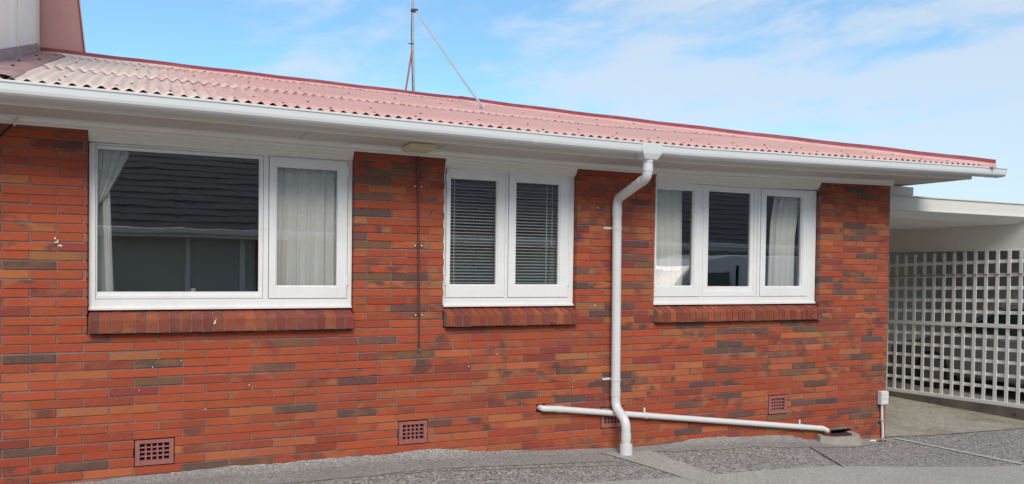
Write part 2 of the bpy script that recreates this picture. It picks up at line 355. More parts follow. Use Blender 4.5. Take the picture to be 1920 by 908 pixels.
# pale slab that runs out from the foot of the downpipe
b = MB(); b.prism([(4.12, .02), (4.30, -.62), (4.50, -1.9), (4.66, -1.9), (4.66, .02)], 'z', -.30, -.072); b2 = MB()
b2.grid(8, 24, lambda u, v: ((lerp_table([(-1.9, 4.50), (-.62, 4.27), (.02, 4.12)], .02 - 1.92 * v)) * (1 - u) + 4.66 * u, .02 - 1.92 * v, g(lerp_table([(-1.9, 4.50), (.02, 4.12)], .02 - 1.92 * v) * (1 - u) + 4.66 * u) + .0052))
tag(b2.build('pale_slab', SLABM), kind='structure')
ground_sheet('driveway_strip', ([(5.0, -9.0), (14, -9.0)], [(5.0, -1.02), (8.1, -1.26), (14, -1.75)]), SLABM, .004)
ground_sheet('driveway_strip', ([(-8, -9.0), (5.0, -9.0)], [(-8, -1.02), (5.0, -1.02)]), SLABM, .004)
b = MB(); b.grid(1, 10, lambda u, v: (7.855 + .20 * v + .030 * u, .0 - 1.25 * v, g(7.855 + .20 * v) + .014)); tag(b.build('expansion_joint', mat('joint_filler', (.62, .59, .52), .9)), kind='structure')
b = MB(); b.grid(1, 10, lambda u, v: (6.32 - .42 * v + .014 * u, -.34 - .80 * v, g(6.32 - .42 * v) + .006)); tag(b.build('pavement_crack', DARK), kind='structure')
ground_sheet('carport_slab', ([(7.60, .03), (7.9, .10), (10.0, -.03), (10.46, -.06)], [(7.60, 5.5), (10.46, 5.5)]), CPSLAB, .008)
# cement haunching smeared up the foot of the wall
rf = random.Random(3)
def haunch(x):
    v = .5 + .5 * math.sin(x * 5.1 + 1.3) * math.sin(x * 2.3 + .4)
    amp = lerp_table([(-3, .0), (.3, .0), (.55, .03), (1.3, .045), (2.0, .03), (2.6, .075), (3.0, .04), (3.5, .0), (4.9, .0), (5.2, .05), (5.6, .08), (5.8, .02), (6.4, .05), (6.6, .0), (8, .0)], x)
    return .004 + amp * (.25 + .75 * v) * .8 + rf.uniform(0, .012) * (1 if amp > 0 else .2)
hs = [haunch(-3 + i * .02) for i in range(540)]
hs = [(hs[max(0, i - 1)] + 2 * hs[i] + hs[min(539, i + 1)]) / 4 for i in range(540)]
b = MB()
def hf(u, v):
    i = min(539, int(u * 539 + .5)); x = -3 + i * .02; h = hs[i]
    return (x, [-.13, -.06, -.022, -.0035][int(v * 3 + .5)] + .0, g(x) + [.0045, .012 + h * .12, .014 + h * .5, .012 + h][int(v * 3 + .5)])
b.grid(539, 3, hf); tag(b.build('cement_haunching', APRON, smooth=True), kind='structure')

# ------------------------------------------------------------------ the brick house
house = empty('brick_house', (3, 0, 0), 'long low red brick house with white windows and faded pink corrugated roof', 'house')
ET = [(-3, .03), (-.5, .02), (1, .01), (2, 0), (3.5, -.012), (4.7, -.015), (6.6, .018), (7.7, .04), (8.6, .055)]
def E(x): return lerp_table(ET, x)
def P(mb, name, m, **k):
    o = mb.build(name, m, **k); o.parent = house; o.matrix_parent_inverse = Matrix.Translation((-3, 0, 0)); return o
def S(mb, name, m, par, **k):
    o = mb.build(name, m, **k); o.parent = par; return o      # par must have identity local mesh space
CP, BL = .062, .3126          # course pitch, brick pitch
Z0 = 1.054                    # top of the course under the sills
WX0, WX1 = -3.0, 7.72
OPEN = [(.18, 1.994, 1.054, 2.6), (2.726, 3.944, 1.054, 2.6), (4.75, 6.745, 1.054, 2.6)]
VENTS = [(.472, .728), (2.362, 2.602), (4.211, 4.446), (6.114, 6.348)]
VZ0, VZ1 = Z0 - 15 * CP, Z0 - 12 * CP
HOLES = OPEN + [(a, c, VZ0, VZ1) for a, c in VENTS] + [(6.945, 7.225, -.36, -.095), (3.574, 3.66, .311, .371)]
DARKB = [(-.14, 1.52), (-.17, .9), (.74, .83), (1.37, .78), (1.57, .97), (1.53, .48), (-.24, .27), (.14, .14), (1.02, .1), (1.25, .1), (3.93, .67), (2.12, .41), (2.15, .66), (2.46, .84), (2.75, -.02), (2.33, .05), (4.11, 1.13), (2.75, .27), (3.52, .49), (3.98, .42), (4.33, .57), (5.13, 1.02), (5.54, .96), (5.99, .96), (5.73, .85), (5.67, .76), (5.51, .77), (5.59, .58), (5.21, .46), (5.62, .33), (5.12, .27), (5.78, .14), (5.21, .03), (6.11, .08), (6.16, .69), (6.5, .95), (6.54, .96), (6.43, .83), (7.54, .82), (7.27, .64), (6.58, .58), (6.51, .52), (6.8, .39), (6.49, .2), (6.99, .2), (7.52, .07), (7.33, .01), (7.62, .5), (7.09, 2.38), (7.37, 2.32), (7.23, 2.02), (7.52, 1.95), (6.83, 1.46), (7.42, 1.45), (7.03, 1.33), (7.21, 1.52), (7.16, 1.89), (7.28, 1.7), (4.05, 1.37), (4.02, 1.54), (4.49, 1.37), (4.52, 1.2), (4.55, 1.75), (2.15, 1.68), (2.17, 1.47), (2.34, 1.22), (2.45, 1.46), (2.06, 1.97), (2.23, 2.05), (2.4, 2.27), (2.14, 2.23)]
PAL = {'red': (.375, .064, .026), 'red2': (.32, .052, .025), 'maroon': (.235, .040, .032), 'orange': (.41, .108, .040), 'tan': (.33, .125, .050), 'olive': (.16, .082, .05), 'purple': (.120, .058, .058), 'dark': (.085, .058, .052)}
rb = random.Random(11)
def brick_colour(x, z, dark):
    if dark: k = rb.choice(['purple', 'purple', 'dark', 'dark', 'olive'])
    else:
        t = min(1, max(0, (x - 1.0) / 5.5))
        w = [('red', .66 - .20 * t), ('red2', .18), ('maroon', .06 + .03 * t), ('orange', .07 + .17 * t), ('tan', .012 + .03 * t), ('olive', .005), ('purple', .006 + .012 * t)]
        r = rb.random() * sum(q[1] for q in w); k = 'red'
        for n_, p_ in w:
            r -= p_
            if r <= 0: k = n_; break
    c = PAL[k]; v = rb.uniform(.88, 1.12)
    flash = 0 if rb.random() > (.10 + .42 * min(1, max(0, (x - .5) / 5))) else rb.uniform(.6, 1)
    flash = max(flash, rb.uniform(.0, .28))
    if dark: flash = rb.uniform(.0, .5)
    return (c[0] * v, c[1] * v * rb.uniform(.92, 1.12), c[2] * v, flash)
def subtract(seg, cuts):
    out = [seg]
    for a, c in cuts:
        nx = []
        for p, q in out:
            if c <= p or a >= q: nx.append((p, q)); continue
            if a > p: nx.append((p, a))
            if c < q: nx.append((c, q))
        out = nx
    return out
def bond_offset(k, x):
    """x of one head joint of course k (k counts up from the sill line, 0 is just below it)"""
    if k <= 0: return 0 if k % 2 == 0 else BL / 2
    if x < 1: return 0 if (k % 2 == 0) else BL / 2
    if x < 3.5: return 2.41 if k % 2 == 0 else 2.29
    if x < 4.76: return 4.07 if k % 2 == 0 else 4.23
    return 7.06 if k % 2 == 0 else 6.93
def zones(k):
    return [(WX0, WX1)] if k <= 0 else [(WX0, .18), (1.994, 2.726), (3.944, 4.75), (6.745, WX1)]
bw = MB()
for k in range(-22, 24):                       # k = 0: z from Z0-CP to Z0
    zt = Z0 + k * CP; zb = zt - CP
    cuts = [(a, c) for a, c, z0, z1 in HOLES if z0 < zt - .012 and z1 > zb + .012]
    for za, zc in zones(k):
        off = bond_offset(k, (za + zc) / 2)
        n = math.floor((za - off) / BL) - 1
        x = off + n * BL
        while x < zc:
            a, c = max(x, za), min(x + BL, zc)
            x += BL
            if c - a < .02: continue
            dk = any(a <= dx < c and zb <= dz < zt for dx, dz in DARKB)
            colr = brick_colour((a + c) / 2, zb, dk)
            if c - a < .05: pass
            for p, q in subtract((a + (.004 if a > za else 0), c - (.004 if c < zc else 0)), cuts):
                if q - p < .012: continue
                bw.col = colr
                wv = .0022 * math.sin(p * 2.1 + k * .9) * math.sin(p * .7 + k * 2.3); j = rb.uniform(-.0018, .0018); sl = rb.uniform(-.0012, .0012)
                bw.bbox(p + rb.uniform(0, .0015), q - rb.uniform(0, .0015), rb.uniform(-.0018, .0018), .105, zb + .0038 + j + sl + wv, zt - .0038 + j + wv, .0028, 0, .0008)
bw.col = (.3, .3, .3, 0)
# mortar bed behind the bricks, cut round every opening
def mortar_cells(x0, x1, z0, z1, holes, y0, y1, ins=.006):
    hs_ = [(a - ins, c + ins, zb - ins, zt + ins) for a, c, zb, zt in holes]
    X = sorted({x0, x1, *[min(max(v, x0), x1) for h in hs_ for v in h[:2]]}); Z = sorted({z0, z1, *[min(max(v, z0), z1) for h in hs_ for v in h[2:]]})
    for xa, xb in zip(X, X[1:]):
        for zA, zB in zip(Z, Z[1:]):
            cx, cz = (xa + xb) / 2, (zA + zB) / 2
            if any(a < cx < c and p < cz < q for a, c, p, q in hs_): continue
            bw.box(xa, xb, y0, y1, zA, zB, 1)
mortar_cells(WX0 + .006, WX1 - .006, -.6, 2.46, HOLES, .0065, .11)
P(bw, 'brick_wall', [BRICK, MORTAR], colors=True)
# return wall at the carport end and the far walls
ew = MB()
for k in range(-22, 24):
    zt = Z0 + k * CP; zb = zt - CP; y = .107 + (0 if k % 2 else -BL / 2)
    while y < 6.6:
        a, c = max(y, .108), min(y + BL, 6.6); y += BL
        if c - a < .03: continue
        ew.col = brick_colour(7, zb, rb.random() < .1)
        b0 = len(ew.v); ew.bbox(a + .004, c - .004, rb.uniform(-.0015, .0015), .1, zb + .004, zt - .004, .0028)
        ew.v[b0:] = [(WX1 - yy, xx, zz) for xx, yy, zz in ew.v[b0:]]
ew.col = (.3, .3, .3, 0); ew.box(WX1 - .1, WX1 - .007, .112, 6.6, -.6, 2.46, 1)
P(ew, 'end_wall', [BRICK, MORTAR], colors=True)
bk = MB(); bk.box(WX0, WX1 - .12, 6.5, 6.6, -.6, 2.46, 0); bk.box(WX0, WX0 + .1, .12, 6.5, -.6, 2.46, 0); P(bk, 'rear_wall', MORTAR)

# rooms seen through the panes
rm = MB()
rm.box(.0, 7.6, 3.4, 3.45, .3, 2.44, 0); rm.box(.0, 7.6, .12, 3.4, .28, .30, 1); rm.box(.0, 7.6, .12, 3.4, 2.44, 2.455, 0)
for x in (.0, 2.35, 4.35, 7.55): rm.box(x, x + .05, .12, 3.4, .3, 2.44, 0)
for a, c in zip([.05] + [o[1] for o in OPEN], [o[0] for o in OPEN] + [7.6]): rm.box(a, c, .113, .12, .3, 2.44, 0)
for o in OPEN: rm.box(o[0], o[1], .113, .12, .3, 1.2, 0)
P(rm, 'room_shell', [ROOMM, CARPET])

# brick sills on edge
SC = ['red2', 'maroon', 'red2', 'maroon', 'red2', 'maroon', 'red']
for wi, (x0, x1) in enumerate([(.185, 1.988), (2.732, 3.938), (4.745, 6.738)]):
    sl = MB(); n = round((x1 - x0) / (.0735 if wi == 0 else .0700)); w = (x1 - x0) / n
    for i in range(n):
        a = x0 + i * w; c = PAL[rb.choice(SC)]; v = rb.uniform(.75, 1.1); sl.col = (c[0] * v * .85, c[1] * v * 1.1, c[2] * v * 1.15, rb.choice([0, 0, .3, .5]))
        zz = rb.uniform(-.002, .002); yy = rb.uniform(-.002, .002)
        sl.prism([(-.060 + yy, 1.066 + zz), (-.063 + yy, 1.150 + zz), (-.058 + yy, 1.160 + zz), (-.048 + yy, 1.167 + zz), (.09, 1.2125 + zz), (.09, 1.066)], 'x', a + .0042, a + w - .0042, 0)
    sl.col = (.3, .3, .3, 0); sl.prism([(-.054, 1.060), (-.055, 1.152), (-.046, 1.160), (.088, 1.206), (.088, 1.060)], 'x', x0 + .003, x1 - .003, 1)
    P(sl, 'window_sill', [BRICK, MORTAR], colors=True)

# air vents
for (a, c) in VENTS:
    v = MB(); z0, z1 = VZ0 + .006, VZ1 - .004; a += .004; c -= .004
    y0 = -.006; t = .030
    v.box(a, c, y0, .05, z0, z0 + t); v.box(a, c, y0, .05, z1 - t * .8, z1); v.box(a, a + t, y0, .05, z0 + t, z1 - t * .8); v.box(c - t, c, y0, .05, z0 + t, z1 - t * .8)
    nx, nz = 5, 4; gx = (c - a - 2 * t) / nx; gz = (z1 - z0 - 1.8 * t) / nz
    for i in range(1, nx): v.box(a + t + i * gx - .0065, a + t + i * gx + .0065, .004, .045, z0 + t, z1 - .8 * t)
    for i in range(1, nz): v.box(a + t, c - t, .006, .044, z0 + t + i * gz - .0055, z0 + t + i * gz + .0055)
    for i in range(nz + 1): v.box(a + t * .8, c - t * .8, .001, .046, z0 + t + i * gz - .003, z0 + t + i * gz + .003)
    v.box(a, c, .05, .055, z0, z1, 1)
    P(v, 'air_vent', [VENTM, VENTD], bevel=.002)

# cornice, soffit, fascia, gutter
def strip(prof, x0, x1, n, zf, mi=0, closed=True):
    """profile in (y, z) swept along X, lifted by zf(x)"""
    b = MB(); m = len(prof)
    for i in range(n + 1):
        x = x0 + (x1 - x0) * i / n
        for y, z in prof: b.v.append((x, y, z + zf(x)))
    for i in range(n):
        for k in range(m if closed else m - 1):
            j = (k + 1) % m; b.f.append((i * m + k, i * m + j, (i + 1) * m + j, (i + 1) * m + k)); b.m.append(mi); b.c.append(b.col)
    if closed: b.f += [tuple(range(m)), tuple(n * m + k for k in reversed(range(m)))]; b.m += [mi] * 2; b.c += [b.col] * 2
    return b
cor = strip([(-.0035, 2.418), (-.020, 2.418), (-.024, 2.424), (-.024, 2.442), (-.030, 2.448), (-.036, 2.462), (-.036, 2.474), (-.0035, 2.474)], WX0, 7.735, 60, E)
P(cor, 'cornice', TRIM)
# stepped head boards above each window, under the cornice
for x0, x1 in [(.176, 1.996), (2.728, 3.948), (4.752, 6.748)]:
    hb = strip([(.08, 2.352), (.030, 2.352), (.030, 2.372), (.012, 2.374), (.012, 2.398), (-.003, 2.400), (-.003, 2.43), (.08, 2.43)], x0 + .006, x1 - .008, 12, lambda x: E(x) * .8)
    P(hb, 'head_board', TRIM)
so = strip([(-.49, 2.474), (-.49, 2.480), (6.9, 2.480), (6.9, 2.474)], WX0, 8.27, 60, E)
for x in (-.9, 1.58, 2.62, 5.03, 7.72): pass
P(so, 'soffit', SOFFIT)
for x in (-.85, 1.58, 2.615, 5.04):
    sj = MB(); sj.box(x - .011, x + .011, -.478, -.038, 2.4685 + E(x), 2.4738 + E(x)); P(sj, 'soffit_joint_strip', SOFFIT)
sj = MB(); sj.prism([(8.262, -.485), (8.244, -.485), (7.735, -.02), (7.757, -.02)], 'z', 2.468 + E(8), 2.4735 + E(7.9))
P(sj, 'soffit_joint_strip', SOFFIT)
fa = strip([(-.500, 2.462), (-.500, 2.56), (-.478, 2.56), (-.478, 2.462)], WX0, 8.28, 60, E); P(fa, 'fascia', FASCIA, bevel=.002)
fe = MB(); fe.box(8.28, 8.30, -.499, 6.9, 2.47 + .045, 2.60 + .045); P(fe, 'end_fascia', FASCIA)
def gutter_prof(o=0.):
    outer = [(-.612, 2.582), (-.622, 2.586), (-.629, 2.580), (-.629, 2.572), (-.622, 2.566), (-.622, 2.530), (-.618, 2.512), (-.606, 2.500), (-.585, 2.493), (-.52, 2.491), (-.502, 2.497)]
    inner = [(-.502, 2.560), (-.506, 2.560), (-.506, 2.503), (-.585, 2.499), (-.604, 2.506), (-.612, 2.516), (-.615, 2.532), (-.615, 2.570)]
    return [(y - o if y < -.51 else y, z - (o if z < 2.52 else 0) + (o if z > 2.575 else 0)) for y, z in outer] + inner
gu = strip(gutter_prof(), WX0, 8.655, 70, E)
def add(a, b_):
    o = len(a.v); a.v += b_.v; a.f += [tuple(o + i for i in q) for q in b_.f]; a.m += b_.m; a.c += b_.c; return a
for xj, w in ((3.236, .030), (8.49, .012), (-.9, .03), (4.18, .008), (4.385, .008)):
    add(gu, strip(gutter_prof(.0035), xj - w / 2, xj + w / 2, 1, E))
# stop end
add(gu, strip([(-.629, 2.586), (-.622, 2.525), (-.606, 2.497), (-.505, 2.49), (-.505, 2.586)], 8.655, 8.660, 1, E))
gut = P(gu, 'gutter', GUTTER)
ou = MB()
def oz(z): return z + E(4.28)
top = [(4.185, -.634), (4.380, -.634), (4.380, -.508), (4.185, -.508)]; bot = [(4.222, -.615), (4.345, -.615), (4.345, -.515), (4.222, -.515)]
b0 = len(ou.v); lv = [(top, 2.583), (top, 2.522), ([(4.195, -.632), (4.372, -.632), (4.372, -.508), (4.195, -.508)], 2.497), (bot, 2.452)]
for ring, z in lv: ou.v += [(x, y, oz(z)) for x, y in ring]
for i in range(3):
    for k in range(4):
        j = (k + 1) % 4; ou.f.append((b0 + i * 4 + k, b0 + (i + 1) * 4 + k, b0 + (i + 1) * 4 + j, b0 + i * 4 + j)); ou.m.append(0); ou.c.append(ou.col)
ou.f.append((b0 + 12, b0 + 15, b0 + 14, b0 + 13)); ou.m.append(0); ou.c.append(ou.col)
P(ou, 'gutter_outlet', GUTTER, bevel=.006)

# roof
YR = 3.2; HX0, HY0, HX1 = 8.50, -.60, 4.09
def ridge_z(x): return 3.572 + lerp_table([(-3, .06), (-.5, .055), (4.1, 0)], x)
def roof_z(x, y):
    e = 2.607 + E(x); r = ridge_z(min(x, 4.1)); t = (y + .55) / (YR + .55); return e * (1 - t) + r * t if x < 4.1 else e + E(x) * 0 + (r - 2.607) * t - E(x) * t * .5
def hip_y(x): return YR if x <= HX1 else YR - (x - HX1) / (HX0 - HX1) * (YR - HY0)
PITCH = .0785
def cor_z(x): return .0115 * math.cos(2 * math.pi * (x - 2.017) / PITCH)
def sheet(b, y0, y1, lift, x0=-3.0, x1=8.44):
    n = int((x1 - x0) / PITCH * 8); rows = 5
    base = len(b.v); cols = []
    for i in range(n + 1):
        x = x0 + (x1 - x0) * i / n; ym = min(y1, hip_y(x) + .02)
        if ym <= y0 + .01: ym = y0 + .01
        jit = .004 * math.sin(math.floor((x + .2) / (PITCH * 8)) * 12.9)
        for r in range(rows + 1):
            y = y0 + jit + (ym - y0 - jit) * r / rows
            b.v.append((x, y, roof_z(x, y) + cor_z(x) + lift + .0022 * math.sin(x * 7.3 + y * 1.9) * (1 - r / rows)))
        cols.append(ym > y0 + .02)
    for i in range(n):
        if not (cols[i] or cols[i + 1]): continue
        for r in range(rows):
            a = base + i * (rows + 1) + r; b.f.append((a, a + rows + 1, a + rows + 2, a + 1)); b.m.append(0); b.c.append(b.col)
rs = MB(); sheet(rs, -.572, 1.05, 0); sheet(rs, .98, YR, .0035)
# lead-headed roofing screws on the crests
rn = random.Random(5)
def crest(x): return 2.017 + round((x - 2.017) / PITCH) * PITCH
for yrow, st in ((-.47, 4), (-.10, 5), (.93, 3), (1.75, 6), (2.9, 4)):
    x = crest(-.1 + rn.random() * .2)
    while x < 8.3:
        if yrow < hip_y(x) - .12:
            y = yrow + rn.uniform(-.05, .05); z = roof_z(x, y) + .0095 + (.006 if y > 1 else 0)
            rs.tube([(x, y, z - .002), (x, y - .001, z + .007)], .0085, 7, 1)
        x += PITCH * (st + (rn.random() < .2))
roof = P(rs, 'roof_sheeting', [ROOF, mat('screw_heads', (.10, .03, .03), .7)], smooth=True)
md = roof.modifiers.new('thick', 'SOLIDIFY'); md.thickness = .0012; md.offset = -1
# other slopes
ro = MB(); rz0 = 2.65
ro.quad([(HX0, HY0, 2.66), (HX0, 7.0, 2.66), (HX1, YR + .01, ridge_z(4.1))])
ro.quad([(HX0, 7.0, 2.66), (-3, 7.0, 2.66), (-3, YR + .01, ridge_z(-3)), (HX1, YR + .01, ridge_z(4.1))])
P(ro, 'rear_roof_slope', ROOF)
eb = strip([(-.50, 2.572), (-.50, 2.594), (-.47, 2.594), (-.47, 2.572)], WX0, 8.27, 60, E); P(eb, 'eaves_batten', UNDERRED)
# capping: rolled top with two wings
def capping(pts, w, name):
    b = MB(); pts = [Vector(p) for p in pts]; m = None
    for i, p in enumerate(pts):
        d = (pts[min(i + 1, len(pts) - 1)] - pts[max(i - 1, 0)]).normalized(); s_ = d.cross(Vector((0, 0, 1))).normalized(); u = s_.cross(d)
        prof = [(-w, -.045), (-.042, .004), (-.034, .012), (-.026, .034), (-.012, .047), (.006, .049), (.022, .042), (.032, .026), (.036, .010), (.05, 0), (w, -.05)]
        m = len(prof); wob = .003 * math.sin(i * 1.7)
        for a, c in prof: b.v.append(tuple(p + s_ * (-a) + u * (c + wob)))
    for i in range(len(pts) - 1):
        for k in range(m - 1): b.f.append((i * m + k, i * m + k + 1, (i + 1) * m + k + 1, (i + 1) * m + k)); b.m.append(0 if 1 <= k <= 8 else 1); b.c.append(b.col)
    o = P(b, name, [CAPRED, ROOF], smooth=True); md = o.modifiers.new('t', 'SOLIDIFY'); md.thickness = .002; return o
n = 20; capping([(-.45 + (4.16 + .45) * i / n, YR, ridge_z(-.45 + 4.61 * i / n) + .010) for i in range(n + 1)], .115, 'ridge_capping')
def hipz(x): return roof_z(min(x, 8.5), hip_y(x)) + .020
xs = [4.02 + (8.50 - 4.02) * i / 24 for i in range(25)]
capping([(x, hip_y(x), hipz(x)) for x in xs], .10, 'hip_capping')

# ------------------------------------------------------------------ windows
def ring(b, x0, x1, z0, z1, l, r, bt, tp, y0, y1, mi=0):
    b.box(x0, x0 + l, y0, y1, z0, z1, mi); b.box(x1 - r, x1, y0, y1, z0, z1, mi)
    b.box(x0 + l, x1 - r, y0, y1, z0, z0 + bt, mi); b.box(x0 + l, x1 - r, y0, y1, z1 - tp, z1, mi)
def window(x0, x1, mull, sashes, fixed, zt=2.36):
    f = MB(); zb = 1.2155
    ring(f, x0, x1, zb, zt, mull['l'], mull['r'], .072, .012, .055, .112)
    for a, c in mull['m']: f.box(a, c, .055, .112, zb + .072, zt - .012)
    f.box(x0 - .001, x1 + .001, .040, .0548, zb - .001, zb + .018)
    w = P(f, 'window', FRAMEW, bevel=.0025)
    def SB(mb, name, m, **k):
        o = mb.build(name, m, **k); o.parent = w; o.matrix_parent_inverse = Matrix.Translation((-3, 0, 0)) if False else Matrix.Identity(4); return o
    for (a, c, z0, z1, gx0, gx1, gz0, gz1, hinge) in sashes:
        s = MB(); ring(s, a, c, z0, z1, gx0 - a, c - gx1, gz0 - z0, z1 - gz1, .048, .092)
        ring(s, gx0 - .001, gx1 + .001, gz0 - .001, gz1 + .001, .009, .009, .008, .008, .060, .088)
        hx = c + .003 if hinge > 0 else a - .003
        for hz in (z0 + .10, z1 - .12): s.tube([(hx, .046, hz), (hx, .046, hz + .07)], .006, 8)
        SB(s, 'sash', FRAMEW, bevel=.0025)
        p = MB(); p.quad([(gx0, .082, gz0), (gx1, .082, gz0), (gx1, .082, gz1), (gx0, .082, gz1)]); SB(p, 'glass_pane', GLASS)
    for (gx0, gx1, gz0, gz1, sx0, sx1, sz0, sz1) in fixed:
        s = MB()
        ring(s, sx0, sx1, sz0, sz1, gx0 - sx0, sx1 - gx1, gz0 - sz0, sz1 - gz1, .066, .094)
        ring(s, sx0 + .003, sx1 - .003, sz0 + .003, sz1 - .003, (gx0 - sx0) * .45, (sx1 - gx1) * .45, (gz0 - sz0) * .5, (sz1 - gz1) * .5, .0575, .0655)
        SB(s, 'glazing_bead', FRAMEW, bevel=.002)
        p = MB(); p.quad([(gx0, .084, gz0), (gx1, .084, gz0), (gx1, .084, gz1), (gx0, .084, gz1)]); SB(p, 'glass_pane', GLASS)
    return w
window(.184, 1.990, {'l': .040, 'r': .034, 'm': [(1.330, 1.366)]},
       [(1.370, 1.952, 1.291, 2.345, 1.420, 1.884, 1.380, 2.278, 1)],
       [(.236, 1.298, 1.340, 2.322, .2245, 1.3295, 1.2885, 2.3475)])
window(2.730, 3.940, {'l': .026, 'r': .05, 'm': [(3.286, 3.312)]},
       [(2.759, 3.282, 1.291, 2.346, 2.792, 3.216, 1.392, 2.272, -1), (3.316, 3.886, 1.291, 2.346, 3.380, 3.804, 1.393, 2.272, 1)], [])
window(4.754, 6.738, {'l': .026, 'r': .10, 'm': [(5.304, 5.330), (5.985, 6.018)]},
       [(4.783, 5.300, 1.291, 2.346, 4.800, 5.224, 1.386, 2.290, -1), (6.022, 6.634, 1.291, 2.346, 6.085, 6.560, 1.384, 2.290, 1)],
       [(5.400, 5.905, 1.387, 2.292, 5.3305, 5.9845, 1.2885, 2.3475)])

# curtains and blinds hang inside: things of their own
def drape(b, Lf, Rf, z0, z1, pleats, amp, y=.17, nv=40, seed=0, mi=0):
    r = random.Random(seed); ph = [r.uniform(0, 6.28) for _ in range(6)]
    def fn(u, v):
        z = z0 + (z1 - z0) * v; a, c = Lf(z), Rf(z); w = 1 - .55 * v
        s = math.sin(2 * math.pi * pleats * u + ph[0] + .5 * math.sin(3 * v + ph[1])) + .5 * math.sin(2 * math.pi * pleats * 1.73 * u + ph[2] + 1.2 * v) + .35 * math.sin(2 * math.pi * pleats * .37 * u + ph[3])
        gather = .35 * math.sin(2 * math.pi * pleats * 2.6 * u + ph[4]) * max(0, (v - .8) / .2)
        return (a + (c - a) * u + amp * .25 * math.cos(2 * math.pi * pleats * u + ph[5]), y + amp * (s * (.55 + .45 * w) + gather), z)
    b.grid(max(24, int(pleats * 14)), nv, fn, mi)
T = lambda tab: (lambda z: lerp_table(tab, z))
cu = empty('curtain', (.3, .17, 1.3), 'white net curtain tied back against the left jamb of the big window', 'curtain')
def C_(mb, name, m, par):
    o = mb.build(name, m, smooth=True); o.parent = par; o.matrix_parent_inverse = Matrix.Translation(par.location).inverted(); return o
b = MB(); drape(b, T([(1.9, .214), (2.4, .205)]), T([(1.90, .228), (1.94, .236), (2.013, .291), (2.144, .36), (2.306, .434), (2.335, .41)]), 1.90, 2.335, 5, .008, .130, seed=2); C_(b, 'gathered_drape', FABRIC, cu)
b = MB(); drape(b, T([(1.30, .284), (2.0, .262), (2.2, .27)]), T([(1.30, .334), (2.05, .306), (2.2, .31)]), 1.30, 2.12, 1.6, .006, .150, seed=4); C_(b, 'hanging_tail', FABRIC, cu)
b = MB(); drape(b, T([(1.3, .20), (2.2, .20)]), T([(1.30, .29), (2.0, .29)]), 1.30, 2.10, 1.2, .006, .18, seed=5); C_(b, 'lining', LINER, cu)
cu = empty('curtain', (1.65, .17, 1.3), 'sheer white curtain drawn across the casement beside the big pane', 'curtain')
b = MB(); drape(b, T([(1.3, 1.37), (2.3, 1.40)]), T([(1.3, 1.96), (2.3, 1.96)]), 1.30, 2.272, 8, .014, .128, seed=8); C_(b, 'drape', FABRIC, cu)
cu = empty('curtain', (5.0, .17, 1.3), 'sheer white curtain in the left pane of the three-pane window', 'curtain')
b = MB(); drape(b, T([(1.3, 4.74), (2.3, 4.76)]), T([(1.3, 5.155), (2.3, 5.135)]), 1.30, 2.32, 6, .013, .125, seed=9); C_(b, 'drape', FABRIC, cu)
cu = empty('curtain', (6.4, .17, 1.3), 'sheer white curtain flaring out at the bottom in the rightmost pane', 'curtain')
b = MB(); drape(b, T([(1.3, 6.175), (1.5, 6.182), (2.0, 6.20), (2.3, 6.245)]), T([(1.3, 6.51), (1.9, 6.53), (2.3, 6.60)]), 1.30, 2.285, 6, .013, .125, seed=10); C_(b, 'drape', FABRIC, cu)
def blind(x0, x1, cords, lab, wand):
    t = empty('venetian_blind', ((x0 + x1) / 2, .16, 2.32), lab, 'blind', 'venetian blinds in the middle window')
    b = MB(); z = 2.302
    while z > 1.33:
        b.prism([(.143, z - .0022), (.156, z + .0036), (.170, z + .0052), (.170, z + .0034), (.156, z + .0018), (.143, z - .0042)], 'x', x0, x1); z -= .0262
    C_(b, 'slats', SLAT, t)
    h = MB(); h.box(x0, x1, .140, .172, 2.318, 2.342); C_(h, 'head_rail', SLAT, t)
    for c in cords:
        k = MB(); k.box(c - .0035, c + .0035, .1375, .1395, 1.33, 2.318); C_(k, 'ladder_tape', SLAT, t)
    if wand:
        k = MB(); k.tube([(wand, .132, 2.318), (wand, .132, 1.72)], .0035, 8); C_(k, 'wand', SLAT, t)
blind(2.77, 3.25, (2.86, 3.26), 'venetian blind with thin grey slats in the left pane of the middle window', None)
blind(3.35, 3.86, (3.715,), 'venetian blind with a hanging wand in the right pane of the middle window', 3.765)
b = MB(); b.box(.838, .868, .15, .17, 1.335, 1.362); b.box(.832, .850, .146, .172, 1.328, 1.345)
tag(b.build('window_catch', WHITE, bevel=.003), 'small white window catch at the foot of the big pane', 'catch')

# ------------------------------------------------------------------ downpipe and waste pipe
GZ = g(4.33)
dp = empty('downpipe', (4.33, -.2, GZ), 'thick white downpipe with bends running from the gutter to the ground', 'downpipe')
def K(mb, name, m, par, **k):
    o = mb.build(name, m, **k); o.parent = par; o.matrix_parent_inverse = Matrix.Translation(par.location).inverted(); return o
R_ = .0405
b = MB(); path = [(4.283, -.565, 2.46), (4.283, -.565, 2.30), (4.305, -.062, 2.155), (4.322, -.062, .325), (4.335, -.215, .215), (4.340, -.215, -.06)]
b.tube(path, R_, 28, bend=.060); K(b, 'pipe', PVC, dp, smooth=True)
def collar(par, p, d, r, h):
    p = Vector(p); d = Vector(d).normalized(); b = MB(); b.tube([p - d * h / 2, p + d * h / 2], r, 28); K(b, 'collar', PVC, par, smooth=True)
dz = (0, 0, 1)
collar(dp, (4.283, -.565, 2.436), dz, .046, .03); collar(dp, (4.283, -.565, 2.372), dz, .0432, .05)
v1 = Vector(path[2]) - Vector(path[1])
collar(dp, Vector(path[1]) + v1.normalized() * .10, v1, .0432, .035)
